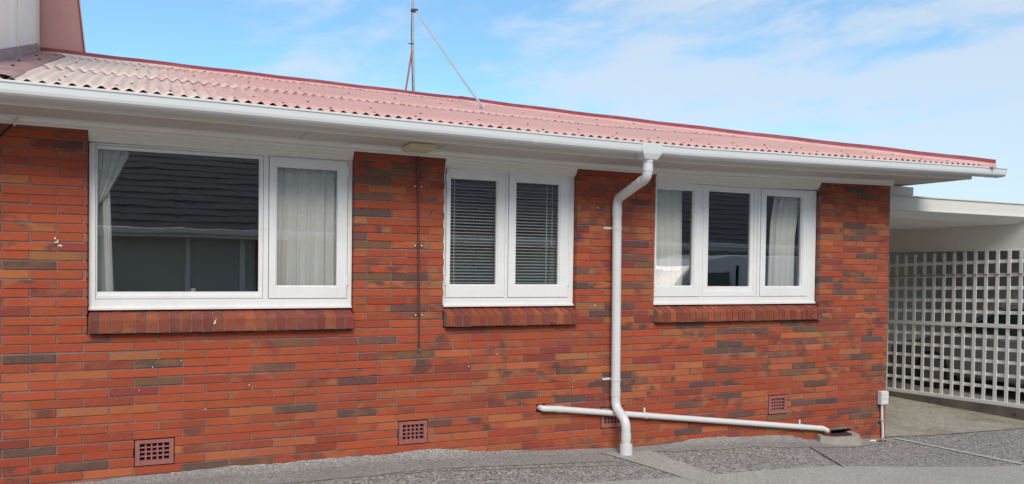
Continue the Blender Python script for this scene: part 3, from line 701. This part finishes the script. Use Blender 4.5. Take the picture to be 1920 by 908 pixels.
collar(dp, (4.306, -.062, 2.045), dz, .0432, .085); collar(dp, (4.321, -.062, .45), dz, .0432, .06); collar(dp, (4.338, -.215, .085), dz, .0432, .06)
v2 = Vector(path[4]) - Vector(path[3]); collar(dp, Vector(path[3]) + v2.normalized() * .10, v2, .0432, .02)
b = MB(); b.tube([(4.340, -.215, -.085), (4.340, -.215, .025)], .055, 28, cap=False); b.tube([(4.340, -.215, .022), (4.340, -.215, -.02)], .051, 28)
K(b, 'ground_socket', PVC, dp, smooth=True)
for z, x in ((1.90, 4.308), (.566, 4.320)):
    b = MB(); b.tube([(x, -.062, z - .012), (x, -.062, z + .012)], .0435, 28); b.box(x - .105, x, -.012, -.004, z - .010, z + .010)
    b.tube([(x - .085, -.012, z), (x - .085, -.004, z)], .005, 8); K(b, 'pipe_bracket', PVC, dp, smooth=True)
wp = empty('waste_pipe', (5.2, -.04, .15), 'thin white waste pipe sloping down across the bricks behind the downpipe', 'waste pipe')
rr_ = .0265
b = MB(); b.tube([(3.615, .05, .345), (3.618, -.036, .345), (3.75, -.037, .334), (6.80, -.037, -.052), (6.85, -.045, -.078)], rr_, 20, bend=.03); K(b, 'pipe', PVC, wp, smooth=True)
dv = Vector((6.80 - 3.75, 0, -.052 - .334)); 
for t, h in ((.008, .05), (.99, .03)):
    collar(wp, Vector((3.75, -.037, .334)) + dv * t, dv, rr_ + .0028, h)
for x, z in ((4.66, .219), (6.51, -.014)):
    b = MB(); b.tube([(x - .009, -.037, z), (x + .009, -.037, z - .002)], rr_ + .0035, 20); b.box(x - .009, x + .009, -.012, -.004, z + .024, z + .066); K(b, 'pipe_clip', PVC, wp, smooth=True)

# conduit with saddles, junction box under the soffit
cd = empty('conduit', (2.51, -.012, .88), 'thin brown conduit running up the bricks to the soffit between two windows', 'conduit')
b = MB(); b.tube([(2.520, -.0125, .885), (2.496, -.0125, 2.30), (2.492, -.0135, 2.435)], .0085, 10); K(b, 'tube', RUSTPIPE, cd, smooth=True)
b = MB(); b.box(2.508, 2.532, -.018, -.003, .868, .884); b.tube([(2.512, -.012, .87), (2.508, -.012, .90)], .006, 8); K(b, 'foot_clip', KERBM, cd)
for z, x in ((2.175, 2.499), (1.706, 2.506), (1.155, 2.516)):
    b = MB(); b.box(x - .036, x + .036, -.007, -.003, z - .006, z + .006, 0)
    for s_ in (-1, 1): b.tube([(x + s_ * .026, -.012, z), (x + s_ * .026, -.004, z)], .0062, 8, 1)
    K(b, 'saddle', [RUSTPIPE, WHITE], cd)
b = MB(); b.box(2.335, 2.545, -.345, -.10, 2.428, 2.467)
tag(b.build('junction_box', CREAM, bevel=.006), 'flat cream box under the eaves above the brown conduit', 'electrical box')
# electrical box near the corner
eb_ = empty('meter_box', (7.63, -.05, .2), 'small grey-white electrical box low on the brick corner', 'electrical box')
b = MB(); b.box(7.588, 7.690, -.055, -.004, .142, .286); K(b, 'housing', PVC, eb_, bevel=.006)
b = MB(); b.box(7.592, 7.686, -.064, -.0555, .205, .281); b.box(7.592, 7.686, -.062, -.0555, .147, .200); K(b, 'cover', PVC, eb_, bevel=.003)
b = MB(); b.prism([(7.648, .152), (7.664, .152), (7.656, .166)], 'y', -.0628, -.0623); K(b, 'warning_triangle', mat('yellow_sticker', (.75, .5, .03), .5), eb_)
b = MB(); b.box(7.618, 7.655, -.0646, -.0642, .246, .254); K(b, 'name_strip', mat('grey_print', (.45, .46, .47), .6), eb_)
b = MB(); b.tube([(7.628, -.030, .150), (7.632, -.030, -.02), (7.648, -.030, -.12), (7.646, -.030, -.30)], .013, 12, bend=.05); K(b, 'conduit_tube', PVC, eb_, smooth=True)
b = MB(); b.box(7.600, 7.662, -.045, -.004, -.035, -.022); K(b, 'saddle', GALV, eb_)

# gully surround at the foot of the wall
gy = empty('drain_gully', (6.95, -.1, -.2), 'sloping concrete gully surround under the open end of the waste pipe', 'drain')
b = MB()
def rng_(z, s, t=0):
    return [(6.745 - s, -.006, z), (6.70 - s, -.10 - s * .8, z), (6.76 - s * .3, -.20 - s, z), (7.05 + s * .3, -.24 - s, z), (7.18 + s, -.14 - s * .8, z), (7.22 + s, -.006, z)]
gz = -.112
outer_t = rng_(gz, .0); outer_b = rng_(-.30, .07); inner_t = [(6.80, -.008, gz + .001), (6.775, -.09, gz + .001), (6.82, -.155, gz + .001), (7.03, -.185, gz + .001), (7.12, -.11, gz + .001), (7.15, -.008, gz + .001)]; inner_b = [(x, y, gz - .10) for x, y, z in inner_t]
b.v += outer_b + outer_t + inner_t + inner_b
for r_ in range(3):
    for k in range(5): b.f.append((r_ * 6 + k, r_ * 6 + k + 1, (r_ + 1) * 6 + k + 1, (r_ + 1) * 6 + k)); b.m.append(0); b.c.append(b.col)
b.f.append(tuple(18 + k for k in range(6))); b.m.append(1); b.c.append(b.col)
K(b, 'surround', [CONC, DARK], gy, bevel=.008)
b = MB()
for i in range(7): b.box(6.83 + i * .045, 6.845 + i * .045, -.13, -.01, gz - .018, gz - .008)
b.box(6.81, 7.12, -.07, -.05, gz - .024, gz - .012); K(b, 'grate', mat('rusty_grate', (.11, .05, .05), .8), gy)
b = MB(); b.box(6.93, 7.24, .106, .112, -.4, -.08); P(b, 'cavity_backing', DARK)
b = MB(); b.box(3.56, 3.675, .03, .04, .315, .415); P(b, 'cavity_backing', DARK)

# crumpled litter
lt = MB(); rl = random.Random(2); gx = g(7.5)
lt.tube([(7.40, -.085, gx + .017), (7.47, -.095, gx + .017)], .0085, 8, 0)
for i in range(16):
    x, y = 7.46 + rl.random() * .17, -.06 - rl.random() * .08; s = .008 + rl.random() * .014
    lt.prism([(x, y), (x + s * 2.2, y + s * rl.uniform(-1, 1)), (x + s, y + s * 1.6)], 'z', gx + .006 + rl.random() * .012, gx + .012 + rl.random() * .018, rl.choice([1, 1, 2, 0]))
tag(lt.build('litter', [WHITE, mat('purple_wrapper', (.14, .05, .09), .5), mat('pink_wrapper', (.5, .25, .28), .5)]), 'scrap of crumpled white and purple litter at the foot of the brick corner', 'litter')

# hook and wire at the top left
wr = empty('wire', (-.2, -.03, 2.44), 'dark wire slanting down from a white hook under the left end of the eaves', 'wire')
b = MB(); b.tube([(-.215, -.030, 2.475), (-.228, -.050, 2.452), (-.240, -.062, 2.430)], .0085, 8); b.tube([(-.236, -.06, 2.436), (-.244, -.064, 2.424)], .013, 8); K(b, 'hook', TRIM, wr, smooth=True)
b = MB(); b.tube([(-.242, -.062, 2.430), (-.31, -.045, 2.36), (-.42, -.03, 2.20), (-.80, -.02, 1.6)], .0075, 8, bend=.05); K(b, 'cable', DARK, wr, smooth=True)

# splashes of white paint on the bricks
rs_ = random.Random(21)
def splat(x, z, sx, sz):
    n = 11; sp = MB(); sp.quad([(x + sx * math.cos(6.283 * i / n) * rs_.uniform(.4, 1), -.0032, z + sz * math.sin(6.283 * i / n) * rs_.uniform(.4, 1)) for i in range(n)]); P(sp, 'paint_splash', WHITE)
splat(-.012, 1.700, .008, .010); splat(-.004, 1.672, .018, .006); splat(.018, 1.652, .018, .008); splat(.004, 1.684, .006, .012); splat(4.147, 2.076, .006, .012); splat(4.13, 1.22, .005, .012)
for x, z in ((.585, .815), (.77, .855), (1.23, .66), (.93, .50), (3.2, .82), (2.95, .73), (3.93, .56), (.50, .66), (5.9, .92), (3.92, .51)): splat(x, z, .004, .009)
sp = MB(); sp.quad([(.985, -.0665, 1.135), (1.0, -.0665, 1.155), (.99, -.0665, 1.118), (.978, -.0665, 1.112)]); P(sp, 'paint_splash', WHITE)

# ------------------------------------------------------------------ aerial mast behind the ridge
am = empty('aerial_mast', (3.50, 3.42, 3.5), 'thin grey aerial mast with two stays standing behind the ridge', 'aerial mast')
b = MB(); b.tube([(3.512, 3.42, 3.45), (3.490, 3.42, 4.18)], .0185, 12); b.tube([(3.490, 3.42, 4.16), (3.478, 3.42, 5.6)], .0150, 12); K(b, 'pole', GALV, am, smooth=True)
b = MB(); b.tube([(3.34, 3.22, 3.60), (3.474, 3.40, 4.18)], .0115, 8); K(b, 'stay', REDROD, am, smooth=True)
b = MB(); b.tube([(3.515, 3.40, 4.675), (3.70, 2.24, 3.62), (3.768, 1.79, 3.235)], .012, 8); b.box(3.757, 3.780, 1.77, 1.86, 3.225, 3.27); K(b, 'stay', ALU, am)
b = MB(); b.box(3.466, 3.530, 3.385, 3.45, 4.662, 4.690); b.tube([(3.50, 3.38, 4.676), (3.535, 3.38, 4.676)], .014, 8); K(b, 'clamp', RUSTPIPE, am)
b = MB(); b.tube([(3.468, 3.40, 4.70), (3.462, 3.40, 4.36), (3.470, 3.40, 4.25), (3.470, 3.40, 4.05), (3.49, 3.40, 3.75), (3.492, 3.40, 3.55)], .004, 6, bend=.03); b.box(3.440, 3.500, 3.40, 3.43, 4.262, 4.268); K(b, 'cable', DARK, am, smooth=True)

# ------------------------------------------------------------------ upper storey building on the left
us = empty('two_storey_house', (-3, 2, 0), 'cream clad upper storey with a steep pink roof rising above the left end', 'house')
b = MB(); b.box(-7, -.47, .30, 3.30, 2.6, 6.6); b.box(-7, -.90, 3.30, 6.5, 2.6, 6.6); K(b, 'wall', CREAMW, us)
b = MB()
for y in (.82, 1.82, 2.83): b.box(-.4695, -.461, y - .012, y - .007, 2.7, 6.6, 0); b.box(-.4695, -.463, y + .007, y + .012, 2.7, 6.6, 0)
K(b, 'cladding_joint', CREAMW, us, bevel=.002)
b = MB(); pk = [(-.43, 3.30), (-.035, 3.30), (-.40, 6.8), (-.90, 6.8)]; b.prism(pk, 'y', 3.34, 3.39); 
b.prism([(-.455, 3.3), (-.425, 3.3), (-.845, 6.8), (-.90, 6.8)], 'y', 3.305, 3.335); K(b, 'steep_roof', PINKP, us, bevel=.004)
b = MB(); b.prism([(-.034, 3.30), (-.022, 3.30), (-.387, 6.8), (-.399, 6.8)], 'y', 3.325, 3.40, 0); b.prism([(-.021, 3.30), (-.013, 3.30), (-.378, 6.8), (-.386, 6.8)], 'y', 3.33, 3.38, 1); K(b, 'barge_flashing', [CAPRED, WHITE], us)
b = MB()
def fl(x, y): return roof_z(x, y) + .022
b.grid(6, 20, lambda u, v: (-.468 + (.30 - .06 * v) * u, -.565 + (3.13 + .565) * v, fl(-.468 + .3 * u, -.565 + 3.695 * v) - (.012 if u > .95 else 0) + .002 * math.sin(v * 23)))
b.grid(2, 20, lambda u, v: (-.466 + .030 * u, .30 + (3.13 - .30) * v, fl(-.46, .30 + 2.83 * v) + .075 * (1 - u) + .001))
for y, x in ((-.25, -.33), (.35, -.30), (1.0, -.35), (1.5, -.27), (2.1, -.36), (2.6, -.26)): b.tube([(x, y, fl(x, y)), (x, y, fl(x, y) + .008)], .011, 7, 1)
o = K(b, 'apron_flashing', [FLASH, mat('flashing_screw', (.08, .03, .03), .7)], us)

# ------------------------------------------------------------------ carport
cp = empty('carport', (9.5, .3, -.28), 'white carport with flat roof and plain fascia beside the brick corner', 'carport')
b = MB(); b.box(7.74, 13.5, .300, .330, 2.236, 2.392); b.box(7.74, 13.5, .288, .2995, 2.238, 2.258); b.box(7.74, 13.5, .285, .34, 2.3925, 2.408); K(b, 'fascia', PALEW, cp, bevel=.003)
b = MB(); b.box(7.74, 8.385, .262, .2985, 2.4085, 2.500); K(b, 'beam_end', PALEW, cp, bevel=.004)
b = MB(); b.prism([(.331, 2.236), (.50, 2.168), (5.5, 2.150), (5.5, 2.26), (.331, 2.26)], 'x', 7.73, 10.528); K(b, 'ceiling', CEIL, cp)
b = MB(); b.box(7.74, 10.5, 1.62, 1.665, 2.142, 2.1635); K(b, 'ceiling_batten', PALEW, cp)
b = MB(); b.box(7.73, 13.5, .341, 5.5, 2.36, 2.395); K(b, 'roof_deck', GALV, cp)
b = MB(); b.box(10.53, 10.56, -.05, 5.5, 1.85, 2.235); b.box(10.522, 10.568, -.1, 5.5, 1.835, 1.85); K(b, 'side_board', CEIL, cp)
b = MB(); b.box(10.46, 10.56, -.14, -.051, -.4, 2.164); K(b, 'post', LATT, cp, bevel=.004)
b = MB(); b.box(7.74, 14, 5.5, 5.6, -.5, 2.36); K(b, 'rear_wall', CEIL, cp)
TL = lambda z, y: z - .035 * (y - 1.4)
lf = empty('lattice_fence', (10.5, 1.8, -.2), 'white square lattice screen on a low concrete kerb under the carport', 'fence')
def slantbox(b, y0, y1, z0, z1, x0, x1):
    b0 = len(b.v); b.box(x0, x1, y0, y1, z0, z1); b.v[b0:] = [(x, y, TL(z, y)) for x, y, z in b.v[b0:]]
for zlo, zhi, rows, nm in ((.872, 1.815, (.96 + .06, 1.184, 1.349, 1.515, 1.688), 'upper_panel'), (-.125, .815, (.050, .211, .380, .541, .699), 'lower_panel')):
    b = MB(); y = 2.39 + .152 * 6
    if nm == 'upper_panel': rows = (1.016, 1.168, 1.333, 1.499, 1.672)
    while y > -.04:
        slantbox(b, y - .0225, y + .0225, zlo, zhi, 10.490, 10.498); y -= .1525
    for z in rows: slantbox(b, -.05, 4.2, z - .0215, z + .0215, 10.4985, 10.506)
    K(b, nm, LATT, lf)
b = MB(); slantbox(b, -.05, 4.2, .818, .868, 10.474, 10.512); K(b, 'middle_rail', LATT, lf, bevel=.003)
b = MB(); slantbox(b, -.05, 4.2, -.175, -.126, 10.474, 10.514); K(b, 'bottom_rail', LATT, lf, bevel=.003)
b = MB(); slantbox(b, -.05, 4.2, 1.503, 1.511, 10.476, 10.4855); K(b, 'wire', RUSTPIPE, lf)
b = MB(); slantbox(b, -.3, 5.4, -.42, -.178, 10.462, 10.60); b.tube([(10.455, .42, -.225), (10.4615, .42, -.225)], .014, 8, 1); tag(b.build('kerb', [KERBM, DARK], bevel=.006), kind='structure')

# ------------------------------------------------------------------ vehicles
def vehicle(name, loc, rz, lab, cat, prof_low, prof_top, W, topw, side_windows, wheels, wr_, paint, windscreen=None):
    t = empty(name, loc, lab, cat, rz=rz)
    def KK(mb, nm, m, par=t, **k): o = mb.build(nm, m, **k); o.parent = par; return o
    b = MB(); b.prism(prof_low, 'y', -W / 2, W / 2); KK(b, 'body', paint, bevel=.05)
    b = MB(); n = len(prof_top); zb = min(z for x, z in prof_top); zt = max(z for x, z in prof_top)
    def hw(z): return W / 2 - .02 - (W / 2 - topw / 2) * (z - zb) / (zt - zb)
    for sgn in (-1, 1): b.v += [(x, sgn * hw(z), z) for x, z in prof_top]
    b.f += [tuple(range(n)), tuple(n + k for k in reversed(range(n)))] + [(k, n + k, n + (k + 1) % n, (k + 1) % n) for k in range(n)]
    b.m = [0] * (n + 2); b.c = [b.col] * (n + 2); KK(b, 'cabin', paint, bevel=.06)
    for poly in side_windows:
        for sgn in (-1, 1):
            b = MB(); b.v += [(x, sgn * (hw(z) + .012), z) for x, z in poly] + [(x, sgn * (hw(z) - .02), z) for x, z in poly]; m = len(poly)
            b.f += [tuple(range(m)), tuple(m + k for k in reversed(range(m)))] + [(k, m + k, m + (k + 1) % m, (k + 1) % m) for k in range(m)]; b.m = [0] * (m + 2); b.c = [b.col] * (m + 2)
            KK(b, 'side_window', CARGLASS)
    if windscreen:
        (xa, za), (xb, zb_) = windscreen
        b = MB(); d = Vector((zb_ - za, 0, -(xb - xa))).normalized() * .012; d = d if d.x > 0 else -d
        wv = [(xa, -hw(za) + .08, za), (xa, hw(za) - .08, za), (xb, hw(zb_) - .08, zb_), (xb, -hw(zb_) + .08, zb_)]
        b.v += [tuple(Vector(v) + d) for v in wv] + [tuple(Vector(v) - d) for v in wv]; b.f += [(0, 1, 2, 3), (7, 6, 5, 4)] + [(k, k + 4, (k + 1) % 4 + 4, (k + 1) % 4) for k in range(4)]; b.m = [0] * 6; b.c = [b.col] * 6
        KK(b, 'windscreen', CARGLASS)
    ty = mat('tyre_rubber', (.02, .02, .02), .85); rim = mat('wheel_rim', (.4, .4, .42), .35, metal=.7)
    for x in wheels:
        for sgn in (-1, 1):
            b = MB(); y0 = sgn * (W / 2 - .20); y1 = sgn * (W / 2 + .012); b.tube([(x, y0, wr_), (x, y1 - sgn * .03, wr_), (x, y1, wr_)], wr_, 28, rs=[wr_, wr_, wr_ * .93]); w = KK(b, 'wheel', ty, smooth=True)
            b = MB(); b.tube([(x, y1 - sgn * .01, wr_), (x, y1 + sgn * .006, wr_)], wr_ * .62, 20); 
            b.tube([(x, y1, wr_), (x, y1 + sgn * .016, wr_)], wr_ * .2, 12); KK(b, 'rim', rim, par=w, smooth=True)
    lamp = mat('lamp_lens', (.7, .72, .72), .12)
    return t, KK, lamp
DKPAINT = mat('dark_grey_car_paint', (.20, .185, .19), .45, coat=.3)
t, KK, lamp = vehicle('parked_car', (12.75, 1.35, -.30), math.radians(90), 'dark grey car with greenish windows parked behind the white lattice', 'car',
    [(2.15, .25), (2.2, .45), (2.1, .66), (1.5, .80), (1.15, .90), (-1.5, .93), (-2.1, .88), (-2.2, .5), (-2.15, .25)],
    [(1.2, .86), (.35, 1.36), (.1, 1.41), (-1.0, 1.42), (-1.3, 1.36), (-1.9, .86)], 1.75, 1.35,
    [[(.95, .95), (.32, 1.31), (-.25, 1.35), (-.25, .95)], [(-.33, .95), (-.33, 1.35), (-1.05, 1.34), (-1.5, .95)]], (1.35, -1.3), .31, DKPAINT, ((1.12, .93), (.42, 1.33)))
for s_ in (-1, 1): b = MB(); b.box(2.05, 2.175, s_ * .62 - .2, s_ * .62 + .2, .54, .66); KK(b, 'headlight', lamp, bevel=.03)
VANP = mat('white_van_paint', (.93, .92, .88), .3, coat=.5)
t, KK, lamp = vehicle('white_van', (9.22, -4.75, -.29), math.radians(180), 'white van with dark side windows, seen mirrored in the right-hand window', 'van',
    [(2.4, .3), (2.46, .55), (2.40, .86), (2.15, 1.06), (1.55, 1.2), (-2.4, 1.2), (-2.45, .6), (-2.42, .3)],
    [(1.70, 1.15), (.95, 1.88), (.70, 2.00), (.2, 2.07), (-2.2, 2.08), (-2.38, 1.95), (-2.44, 1.15)], 1.85, 1.55,
    [[(1.45, 1.24), (.90, 1.76), (.25, 1.79), (.25, 1.24)]], (1.55, -1.5), .34, VANP, ((1.66, 1.2), (1.02, 1.8)))
for s_ in (-1, 1): b = MB(); b.box(2.30, 2.44, s_ * .68 - .16, s_ * .68 + .16, .78, .98); KK(b, 'headlight', lamp, bevel=.03)
for s_ in (-1, 1):
    b = MB(); b.box(.15, .16, s_ * .90 - .03, s_ * .90 + .03, .5, 1.9); KK(b, 'panel_seam', DARK)

# background beyond the lattice
nf = empty('garden_wall', (14.6, 3, -.3), 'plain grey rendered wall seen through the lattice behind the car', 'wall')
GREYR = mat('grey_render', (.74, .73, .66), .85, var=.1, vscale=2, bump=.2, bscale=20)
b = MB(); b.box(14.6, 14.8, 1.75, 12, -.4, 2.45); b.box(14.52, 14.6, 1.70, 12, 2.40, 2.5); K(b, 'render', GREYR, nf)
b = MB(); b.box(11.2, 14.5, 5.0, 5.2, -.4, 2.8); tag(b.build('side_wall', mat('pale_board', (.74, .74, .69), .8, var=.06)), 'pale painted wall seen through the left end of the lattice', 'wall')  # pale wall paint with slight random variation
b = MB(); b.box(10.62, 16.4, 1.3, 5.6, 2.395, 2.43)
for y in (1.5, 2.4, 3.3, 4.2, 5.1): b.box(10.62, 16.4, y - .025, y + .025, 2.29, 2.394)
tag(b.build('lean_to_roof', GALV), 'low lean-to roof sheltering the parked car behind the lattice', 'roof')
b = MB(); b.box(16.0, 16.15, -4, 1.6, -.4, 2.6); b.box(15.98, 16.17, -4, 1.6, 2.6, 2.66)
for y in (-3, -1.5, 0, 1.5): b.box(15.93, 16.0, y - .05, y + .05, -.4, 2.6)
tag(b.build('dark_opening_panel', mat('opening_darkness', (.05, .045, .045), .8, var=.2, vscale=5)), 'added dark panel standing in for the dark opening beyond the right end of the lattice', 'fence')  # dark-coloured panel put in for the darkness of an opening

# ------------------------------------------------------------------ the house across the drive (seen mirrored in the panes)
oh = empty('tiled_house', (6, -10.2, -.2), 'house across the drive with dark tiled roof, mirrored in the window panes', 'house')
TILE = mat('dark_roof_tile', (.13, .113, .112), .9, var=.2, vscale=5)
OWALL = mat('grey_green_weatherboard', (.52, .56, .50), .8, var=.1, vscale=2)
b = MB(); b.box(-9, 21, -16.5, -10.25, -.6, 2.2); K(b, 'wall', OWALL, oh)
b = MB(); c0 = 0
ny = 26; run = 6.2; rise = 3.75
for i in range(ny):
    ya = -9.62 - run * i / ny; yb = -9.62 - run * (i + 1) / ny - .01; za = 2.16 + rise * i / ny; zb = 2.16 + rise * (i + 1) / ny
    b.grid(230, 1, lambda u, v: (-9.4 + 30.8 * u, ya + (yb - ya) * v, za + (zb - za) * v + .012 * (1 - v) + .008 * math.sin(u * 30.8 / .30 * 6.283) + .004 * math.sin(u * 97 + i * 3)))
    b.grid(230, 1, lambda u, v: (-9.4 + 30.8 * u, ya, za - .008 + v * (.020 + .008 * math.sin(u * 30.8 / .30 * 6.283) + .004 * math.sin(u * 97 + i * 3))))
b.quad([(-9.4, -9.62 - run, 2.16 + rise), (21.4, -9.62 - run, 2.16 + rise), (21.4, -22, 2.2), (-9.4, -22, 2.2)])
K(b, 'roof', TILE, oh)
b = MB(); b.box(-9.4, 21.4, -9.60, -9.50, 2.06, 2.17); b.box(-9.4, 21.4, -9.66, -9.605, 1.99, 2.15); K(b, 'gutter', WHITE, oh, bevel=.02)
b = MB(); b.box(-9.3, 21.3, -10.25, -9.67, 2.10, 2.12); K(b, 'soffit', SOFFIT, oh)
for x, w in ((1.2, .09), (2.2, .10), (3.35, .08), (3.6, .06), (4.6, .1), (-.2, .1), (6.4, .1), (-3, .1), (9, .1)):
    b = MB(); b.box(x - w / 2, x + w / 2, -10.249, -10.19, -.2, 2.09); K(b, 'wall_batten', LATT, oh)
b = MB(); b.box(2.45, 3.05, -10.2495, -10.21, -.2, 2.05); K(b, 'brick_panel', mat('dull_brick', (.17, .085, .06), .9, var=.2, vscale=9), oh)
